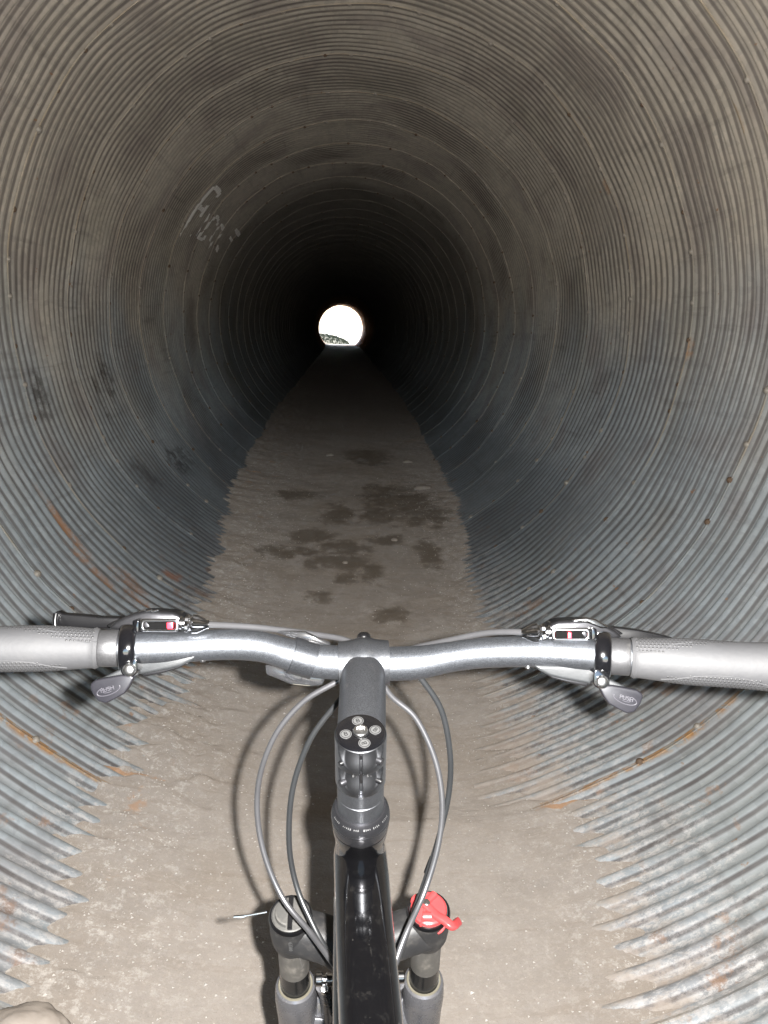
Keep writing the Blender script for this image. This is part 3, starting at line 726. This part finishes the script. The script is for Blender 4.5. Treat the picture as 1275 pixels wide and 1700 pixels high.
    sgn = 1 if side < 0 else -1
    arc = [U(cxp+sgn*(19*math.cos(a)*1.0)+0, cyp+8*math.sin(a)-sgn*0+(-.30*sgn*sgn*19*math.cos(a)), .5898) for a in [math.radians(x) for x in range(-20, 250, 15)]]
    part('embossed_ring', sweep(arc, .00035, 6), 'emboss', pad)
    arc = [U(cxp+sgn*(9*math.cos(a)), cyp+3.5*math.sin(a)-.3*9*math.cos(a), .5898) for a in [math.radians(x) for x in range(60, 330, 15)]]
    part('embossed_ring', sweep(arc, .0003, 6), 'emboss', pad)
    mt = frame_m(U(cxp-2*sgn, cyp-1.5, .5897), (RT-UP*(-.25*sgn)) if False else (RT+UP*.28*sgn), UP)
    text('embossed_word', 'PUSH', .0042, mt, 'emboss', pad, .00012)
    return clamp
controls(-1); controls(1)
# brake levers
lv = bslab('brake_lever', [(89, 1018), (94, 1014), (104, 1019), (135, 1021), (165, 1024), (198, 1025), (214, 1030), (206, 1038), (180, 1044), (150, 1044), (120, 1043), (92, 1043)], .640, .010, 'lever', bev=.003)
lv['label'] = 'black brake lever ahead of the left grip'
part('lever_tip', sweep([U(93, 1019, .639), U(91, 1030, .637), U(92, 1043, .636)], [.0022, .0018, .0014], 12), 'lever', lv)
lv = bslab('brake_lever', [(1008, 1040), (1020, 1041), (1060, 1046), (1090, 1052), (1118, 1059), (1118, 1064), (1080, 1068), (1040, 1068), (1006, 1058)], .640, .010, 'lever', bev=.003)
lv['label'] = 'black brake lever ahead of the right grip'
for side in (-1, 1):
    pl = [(176, 1040), (190, 1031), (212, 1024), (232, 1023), (232, 1044), (200, 1046)]
    if side > 0: pl = [(1213-x, y+13) for x, y in pl][::-1]
    bslab('lever_mount', pl, .618, .02, 'satin', bev=.002)

# clear plastic light bracket strapped to the bar
c0, t0 = barp(503)
sp = []
bk0, tb = barp(503)
V, F = lathe(bk0, (tb+Vector((0, 0, -.03))).normalized(), [(-.0090, .0131), (-.0088, .0138), (.0088, .0138), (.0090, .0131)], 48)
strap = bpart('bracket_strap', (V, F), mat_flake('smoked_clear_strap', (.038, .041, .046), (.09, .095, .105), .30, .88))
bslab('light_bracket', [(457, 1050), (462, 1047), (505, 1049), (516, 1054), (549, 1069), (546, 1073), (520, 1072), (495, 1062), (480, 1058)], .640, .006, 'clear', bev=.0012)
lb = bslab('light_bracket', [(440, 1104), (442, 1120), (462, 1128), (485, 1137), (515, 1140), (534, 1138), (540, 1126), (537, 1120), (505, 1118), (470, 1112), (455, 1106)], .640, .007, 'clear', bev=.0012)
slab('bracket_rib', [(470, 1113), (474, 1124), (488, 1130), (500, 1132), (503, 1120)], .636, .004, 'clear', lb, .0008)

# stem
A0 = U(597, 1217, .5545); A0 = Vector((.0087, A0.y, A0.z))
barc = U(604, 1101, .638)
ca = A0+SA*.021
# body of the stem, from the steerer clamp to the bar clamp
n = 30; path = []; rads = []
for i in range(n+1):
    s = i/n; path.append(ca.lerp(barc, s)+Vector((0, 0, .0015*math.sin(PI*s))));
    rads.append(.0168+.0000*s if s < .7 else .0168-.0010*((s-.7)/.3))
def stemprof(a):
    c, s_ = math.cos(a), math.sin(a); p = 2.35; return (math.copysign(abs(c)**(2/p), c)*.98, math.copysign(abs(s_)**(2/p), s_)*1.0)
stem = bpart('stem', sweep(path, rads, 48, True, stemprof), 'stem')
# bar clamp: barrel round the bar with a ridge in the middle
tb = Vector((1, 0, .012)).normalized()
prof = []
for i in range(25):
    s = -1+2*i/24; prof.append((s*.0190, .0168+.0022*math.exp(-(s/.42)**2)+.0006*(1-s*s)))
prof = [(-.0192, .0125), (-.0191, .0160)]+prof+[(.0191, .0160), (.0192, .0125)]
part('bar_clamp', lathe(barc, tb, prof, 56), 'stem', stem, 50)
fp = slab('face_plate', [(565, 1084), (567, 1074), (582, 1066), (596, 1060), (604, 1058), (613, 1060), (630, 1067), (643, 1075), (645, 1084), (625, 1076), (604, 1069), (585, 1076)], .650, .010, 'satin', stem, .0012)
part('plate_bolt', lathe(U(604, 1062, .652), UP, [(-.004, .0052), (.0025, .0052), (.0042, .0046), (.0056, .0030), (.0060, .001)], 24), 'lever', stem)
part('plate_washer', lathe(U(604, 1063, .650), UP, [(0, .0056), (.0012, .0056), (.0016, .0050)], 24), 'chrome', stem)
# steerer clamp with scooped back, slot and pinch bolts
nt_, na = 90, 144; V = []; F = []
Xd = Vector((1, 0, 0)); Bk = -SF                     # towards the rider
for i in range(nt_+1):
    t = .0435*i/nt_
    for j in range(na):
        a = 2*PI*j/na; aa = math.atan2(math.sin(a), math.cos(a))         # 0 faces the rider
        r = .0172
        for t0_, t1_ in ((.0006, .0200), (.0212, .0405)):
            if t0_ < t < t1_:
                uu = (t-t0_)/(t1_-t0_); lim = 1.02*(1-uu**2.6)**.5+.02
                e_ = min(1, max(0, (lim-abs(aa))/.16)); e_ = e_*e_*(3-2*e_)
                r -= .0052*.5*(1+math.cos(PI*uu))*e_*min(1, uu/.05)
        if abs(aa)*.0172 < .0011 and t > .004: r -= .0035
        if min(t, .0435-t) < .0008: r -= .0006*(1-min(t, .0435-t)/.0008)
        V.append(A0+SA*t+(Xd*math.sin(aa)+Bk*math.cos(aa))*r)
for i in range(nt_):
    for j in range(na):
        k = (j+1) % na; F.append((i*na+j, i*na+k, (i+1)*na+k, (i+1)*na+j))
sc = part('steerer_clamp', (V, F), mat_plain('polished_black_anodised', (.15, .153, .163), (.17, .173, .183), .33, 1.0, 60, .02), stem, 50)
for tc, sg in ((.0145, 1), (.0345, -1), (.0155, -1), (.0335, 1)):
    ang = sg*.80; big = (tc, sg) in ((.0145, 1), (.0345, -1)); dr = (Xd*math.sin(ang)+Bk*math.cos(ang))
    pth = [A0+SA*tc+dr*.0118-Xd*sg*.001, A0+SA*tc+dr*.0150+Xd*sg*.0008, A0+SA*tc+dr*.0172+Xd*sg*.0016]
    part('pinch_bolt', sweep(pth, [.0031, .0031, .0026] if big else [.0024, .0024, .0018], 20), 'satin' if big else 'lever', stem)
slot = join([sweep([A0+SA*.0015+Bk*.0172, A0+SA*.0075+Bk*.0150], .00085, 8), sweep([A0+SA*.0185+Bk*.0172, A0+SA*.0300+Bk*.0150], .00085, 8)])
part('slot_rib', slot, 'satin', stem)
for tc in (.0105, .0300):
    pass
for (s_, xo) in (('8', -.0052), ('.', -.0031), ('5', .0042), ('-', .0064)):
    text('torque_mark', s_, .0030, frame_m(A0+SA*.0212+Bk*.0174+Xd*xo, Xd, -SA), 'white', stem)
# top cap
cap = part('top_cap', lathe(A0+SA*.0004, -SA, [(-.001, .0162), (.0004, .0164), (.0013, .0160), (.0016, .0148), (.0018, .0110), (.0018, .0066), (.0008, .0060), (.0006, .0050)], 72), 'gloss', stem, 28)
part('cap_bolt', lathe(A0, -SA, [(.0005, .0050), (.0026, .0050), (.0033, .0045), (.0036, .0030), (.0022, .0026), (.0022, .0004)], 6*6), 'bolt', stem, 30)
capup = SF
for (px, py, rot) in ((594, 1197, 15), (623, 1212, -40), (605, 1234, 100), (574, 1219, 15)):
    # where the line of sight meets the cap's plane
    r = ray(px, py); P0 = A0-SA*.0016; tt = (P0-CAM).dot(SA)/r.dot(SA); pp = CAM+r*tt
    part('cap_badge', lathe(pp, -SA, [(0, .0039), (.00025, .0039), (.00025, .0004)], 28), 'white', stem)
    part('badge_ring', join([lathe(pp-SA*.0003, -SA, [(0, .0034), (.00005, .0034), (.00005, .0030), (0, .0030)], 28, False)]), 'black', stem)
    a = math.radians(rot); text('badge_letter', 'B', .0050, frame_m(pp-SA*.00035, Xd*math.cos(a)+SF*math.sin(a), -Xd*math.sin(a)+SF*math.cos(a)), 'black', stem, .00003)
# spacers and headset
hs = bpart('headset', lathe(A0, SA, [(.0437, .0150), (.0440, .0162), (.0560, .0162), (.0563, .0158), (.0566, .0162), (.0700, .0163), (.0702, .0160)], 64), 'stem')
part('headset_cover', lathe(A0, SA, [(.0700, .0160), (.0705, .0178), (.0740, .0200), (.0775, .0207), (.0800, .0207), (.0806, .0201), (.0812, .0205), (.0860, .0205), (.0900, .0198), (.0905, .0190)], 72), mat_plain('smoked_alloy', (.03, .03, .033), (.05, .05, .055), .25, .85, 60, .05), hs, 30)
part('headset_seal', lathe(A0, SA, [(.0800, .0208), (.0803, .0209), (.0809, .0209), (.0812, .0208)], 72), 'satin', hs)
for k in range(34):                                   # worn lettering round the cover
    a = -1.15+2.3*k/33
    if k in (5, 6, 12, 16, 17, 22, 27, 28): continue
    dr = Xd*math.sin(a)+Bk*math.cos(a); p = A0+SA*.0728+dr*.0196; tg = Xd*math.cos(a)-Bk*math.sin(a); sl = (SA*.75+dr*.66).normalized()
    w_ = random.uniform(.00018, .0004); hh = random.uniform(.0004, .0007); nn = tg.cross(sl); nn = nn if nn.dot(-FW) > 0 else -nn; p = p+nn*.00022
    mesh('lettering', [p-tg*w_-sl*hh, p+tg*w_-sl*hh, p+tg*w_+sl*hh, p-tg*w_+sl*hh], [(0, 1, 2, 3)], M['white'], hs, False)

# frame: head tube, top tube, down tube, seat tube
def rr_prof(w_, h_, p=4.2):
    def f(a):
        c, s_ = math.cos(a), math.sin(a); return (math.copysign(abs(c)**(2/p), c)*h_, math.copysign(abs(s_)**(2/p), s_)*w_)
    return f
fr_ = bpart('frame', lathe(A0, SA, [(.0900, .0180), (.0910, .0197), (.0960, .0195), (.1000, .0186), (.1050, .0182), (.2000, .0182), (.2100, .0195), (.2150, .0195), (.2160, .018)], 64), 'frame')
h0 = A0+SA*.115
tt0 = [Vector((.0086, h0.y+.010, h0.z-.020)), Vector((.0092, h0.y-.015, h0.z-.022)), Vector((.0104, h0.y-.06, h0.z-.035)), Vector((.0130, h0.y-.12, h0.z-.0575)), Vector((.0165, h0.y-.25, h0.z-.108)), Vector((.021, .02, h0.z-.215))]
pt = catmull(tt0, 10); nn = len(pt)
part('top_tube', sweep(pt, [1]*nn, 56, True, rr_prof(.0197, .0245, 3.6)), 'frame', fr_, 60)
h1 = A0+SA*.175
part('down_tube', sweep(catmull([h1, h1+Vector((0, -.10, -.09)), h1+Vector((.01, -.34, -.33)), Vector((.03, .05, .25))], 8), .0205, 32), 'frame', fr_)
part('seat_tube', sweep([Vector((.021, -.02, .72)), Vector((.026, .02, .45)), Vector((.03, .05, .25))], .017, 28), 'frame', fr_)

# fork
CL = U(483, 1513, .753); CR = U(712, 1518, .753)
mid = (CL+CR)/2; CR = Vector((CR.x, mid.y, mid.z+.0)); CL = Vector((CL.x, mid.y, mid.z))
fork = bpart('fork_crown', join([lathe(A0, SA, [(.216, .0165), (.235, .0175), (.250, .019)], 40),
    sweep(catmull([CL+SA*.022, CL.lerp(mid, .55)+SA*.024-SF*.010, mid+SA*.026-SF*.024, CR.lerp(mid, .55)+SA*.024-SF*.010, CR+SA*.022], 8), [1]*33, 28, True, rr_prof(.018, .018, 3.0))]), 'matt')
for sgn, P in ((-1, CL), (1, CR)):
    part('crown_sleeve', lathe(P, SA, [(-.0010, .0165), (-.0008, .0182), (.0010, .0194), (.0040, .0196), (.0220, .0194), (.0330, .0185), (.0395, .0165), (.0400, .0140)], 56), 'matt', fork)
    part('sleeve_rim', lathe(P, SA, [(-.0013, .0172), (-.0016, .0186), (.0000, .0194), (.0016, .0197), (.0024, .0195)], 56, False), 'lever', fork)
    st = part('stanchion', lathe(P, SA, [(.040, .0140), (.0815, .0140)], 48), 'stanchion', fork)
    part('oiled_band', lathe(P, SA, [(.0815, .01405), (.116, .01405)], 48), 'oil', fork)
    lo = part('lower_leg', lathe(P, SA, [(.1090, .0150), (.1082, .0166), (.1100, .0186), (.1150, .0196), (.1300, .0203), (.1400, .0200), (.1600, .0192), (.30, .0190), (.45, .0165), (.478, .016), (.482, .010)], 56), 'lowers', fork)
    part('seal_lip', lathe(P, SA, [(.1075, .0146), (.1072, .0160), (.1085, .0168), (.1100, .0165)], 48, False), mat_plain('dusty_seal', (.05, .045, .03), (.09, .082, .06), .7, 0, 80, .2), fork)
    # brake arm and its bolt beside the leg
    ix = P.x-sgn*.030
    arm = part('brake_arm', sweep(catmull([Vector((ix+sgn*.004, P.y+.015, P.z-.088)), Vector((ix+sgn*.001, P.y+.030, P.z-.115)), Vector((ix, P.y+.05, P.z-.16)), Vector((ix+sgn*.004, P.y+.075, P.z-.22))], 6), [.0060]*19, 16), 'lowers', fork)
    part('brake_bolt', lathe(Vector((ix+sgn*.010, P.y+.012, P.z-.078)), Vector((-sgn, 0, 0)), [(0, .003), (.001, .0060), (.006, .0066), (.007, .0045), (.010, .0045), (.011, .0060), (.016, .0056), (.017, .002)], 24), 'chrome', fork)
    part('brake_bolt', lathe(Vector((ix+sgn*.002, P.y+.016, P.z-.094)), Vector((0, -.6, .8)), [(0, .004), (.006, .0042), (.008, .003), (.0082, .001)], 20), 'bolt', fork)
# brace with the maker's box between the lower legs
arch = slab('fork_brace', [(490, 1712), (493, 1682), (503, 1668), (520, 1656), (540, 1651), (600, 1649), (650, 1653), (670, 1660), (684, 1672), (692, 1690), (696, 1712), (680, 1722), (660, 1714), (600, 1706), (530, 1712), (505, 1724)], .830, .016, 'lowers', fork, .0035)
slab('brace_recess', [(515, 1666), (560, 1668), (560, 1684), (514, 1680)], .8288, .002, 'capgrey', fork, .0004)
text('brace_letters', 'BA', .0150, frame_m(U(531, 1674.5, .8284), RT-UP*.10, UP), 'lowers', fork, .0005)
slab('brace_step', [(495, 1686), (520, 1690), (560, 1694), (560, 1700), (530, 1706), (505, 1712), (493, 1700)], .826, .006, 'lowers', fork, .002)
# fork top caps
cap1 = part('preload_cap', lathe(CL, -SA, [(-.002, .0172), (.0006, .0172), (.0018, .0160), (.0022, .0110), (.0024, .0010)], 48), 'capgrey', fork)
part('cap_rib', sweep([CL-SA*.0042-SF*.0155, CL-SA*.0050, CL-SA*.0042+SF*.015], .0022, 8, True, rr_prof(1.0, 1.2, 5)), 'satin', fork)
v, f = lathe(CL, -SA, [(.0022, .0140), (.0052, .0135), (.0056, .0120)], 48)
keep = [q for q in f if len(q) == 4 and all((v[i]-CL).dot(Xd) < -.002 for i in q)]
part('cap_wing', (v, keep), 'capgrey', fork)
text('fork_number', '63360', .0052, frame_m(CL+SA*.016+Bk*.01975+Xd*.0, SA*1.0, Xd), 'white', fork, .0001)
mt0 = CR
dial = part('rebound_dial', lathe(CR, -SA, [(-.002, .0160), (.0010, .0166), (.0040, .0160), (.0052, .0145), (.0056, .0060), (.0056, .0010)], 48), 'red', fork)
dial['label'] = 'red dial on top of the right fork leg'
def capray(px, py, h=.0058):
    r = ray(px, py); P0 = CR-SA*h; tt = (P0-CAM).dot(SA)/r.dot(SA); return CAM+r*tt
part('dial_lever', sweep(catmull([capray(706, 1502), capray(722, 1518), capray(738, 1529)-SA*.001, capray(751, 1536)+SA*.001, CR+Xd*.0265-SF*.006+SA*.0085], 6), [.0030, .0031]*12+[.0030], 16, True, rr_prof(1.25, .9, 4)), 'red', fork)
part('dial_tab', sweep([capray(706, 1500), capray(722, 1484)], .0028, 14, True, rr_prof(1.1, .9, 4)), 'red', fork)
part('dial_tab', sweep([capray(700, 1500), capray(686, 1491)], .0034, 14, True, rr_prof(1.2, .9, 4)), 'red', fork)
part('dial_skirt', sweep([capray(706, 1506), capray(698, 1538, .0045)], .0010, 8), 'red', fork)
part('dial_face', sweep([capray(702, 1522, .0062), capray(716, 1522, .0062)], .0042, 14), 'red', fork)
part('dial_screw', lathe(capray(708, 1500, .0064), -SA, [(0, .0034), (.0022, .0034), (.0030, .0026), (.0030, .0004)], 20), 'bolt', fork)
part('dial_hook', sweep(catmull([U(738, 1538, .745), U(733, 1545, .744), U(727, 1549, .744)], 4), .0013, 10), 'red', fork)
# loose inner wire end
o = bpart('cable_end', join([sweep(catmull([U(443, 1514, .775), U(415, 1519, .775), U(395, 1523, .775)], 5), .0009, 8), sweep([U(408, 1520.5, .775), U(400, 1522, .775), U(388, 1522, .775)], [.0011, .0015, .0013], 8)]), 'bolt')

# cables
def cable(name, P, mat, r=.0024, **k):
    return bpart(name, sweep(catmull([U(*p) for p in P], 9), r, 14), mat)
cable('cable_housing', [(345, 1037, .609), (390, 1039, .622), (440, 1043, .636), (520, 1053, .66), (575, 1063, .678), (610, 1085, .69), (645, 1150, .697), (690, 1192, .70), (722, 1260, .70), (734, 1330, .70), (728, 1400, .70),
       (705, 1480, .695), (674, 1550, .675), (656, 1600, .665), (640, 1660, .66)], 'cable_silver')
cable('cable_housing', [(873, 1050, .609), (840, 1049, .62), (800, 1052, .634), (745, 1063, .652), (680, 1078, .675), (620, 1100, .69), (557, 1133, .692), (500, 1168, .695), (453, 1228, .70), (428, 1310, .71), (434, 1400, .715),
       (467, 1487, .712), (515, 1548, .695), (552, 1598, .67), (600, 1665, .65)], 'cable_silver')
cable('cable_housing', [(610, 1115, .665), (588, 1135, .675), (560, 1167, .683), (515, 1228, .69), (486, 1310, .70), (480, 1400, .708), (492, 1470, .71), (516, 1528, .702), (542, 1578, .688), (575, 1640, .66)], 'cable')
cable('cable_housing', [(670, 1095, .665), (700, 1128, .672), (733, 1180, .68), (747, 1250, .69), (746, 1310, .70), (734, 1370, .708), (716, 1432, .714), (692, 1502, .712), (668, 1570, .69), (650, 1620, .67)], 'cable')
bpart('cable_ferrule', sweep(catmull([U(719, 1424, .7165), U(714, 1436, .7165), U(709, 1450, .7165)], 4), .0031, 14), 'lever')

# front wheel
hub = Vector((.0115, .815, .293)); wheel = bpart('front_wheel', lathe(hub, Xd, [(-.050, .006), (-.040, .006), (-.038, .020), (-.030, .020), (-.026, .012), (.026, .012), (.030, .020), (.038, .020), (.040, .006), (.050, .006)], 24), 'satin')
def ringpath(r, n=96): return [hub+Vector((0, r*math.cos(2*PI*i/n), r*math.sin(2*PI*i/n))) for i in range(n+1)]
part('tyre', sweep(ringpath(.308), .025, 20, False), 'tyre', wheel)
part('rim', sweep(ringpath(.278), .010, 12, False), 'satin', wheel)
KV = []; KF = []
for i in range(192):                                    # tread blocks
    a = 2*PI*i/192; rad = Vector((0, math.cos(a), math.sin(a))); tg = Vector((0, -math.sin(a), math.cos(a)))
    for ph in ((-.75, -.25, .25, .75) if i % 2 else (-.5, 0, .5)):
        n_ = (rad*math.cos(ph)+Xd*math.sin(ph)); s_ = n_.cross(tg); c_ = hub+rad*.308+n_*.0245; k = len(KV)
        for (a1, b1, c1) in ((-1, -1, 0), (1, -1, 0), (1, 1, 0), (-1, 1, 0), (-.8, -.8, 1), (.8, -.8, 1), (.8, .8, 1), (-.8, .8, 1)):
            KV.append(c_+tg*.0032*a1+s_*.0035*b1+n_*.0035*c1)
        KF += [(k+4, k+5, k+6, k+7), (k, k+1, k+5, k+4), (k+1, k+2, k+6, k+5), (k+2, k+3, k+7, k+6), (k+3, k, k+4, k+7)]
o = mesh('tread', KV, KF, M['tyre'], wheel, False); o['kind'] = 'stuff'
for i in range(32):
    a = 2*PI*i/32; rad = Vector((0, math.cos(a), math.sin(a))); tg = Vector((0, -math.sin(a), math.cos(a)))
    part('spoke', sweep([hub+Xd*(.032 if i % 2 else -.032)+tg*.016*(1 if i % 4 < 2 else -1), hub+rad*.270], .0009, 5), 'satin', wheel)

for o in BP:
    o.parent = bike; o.matrix_parent_inverse = BI
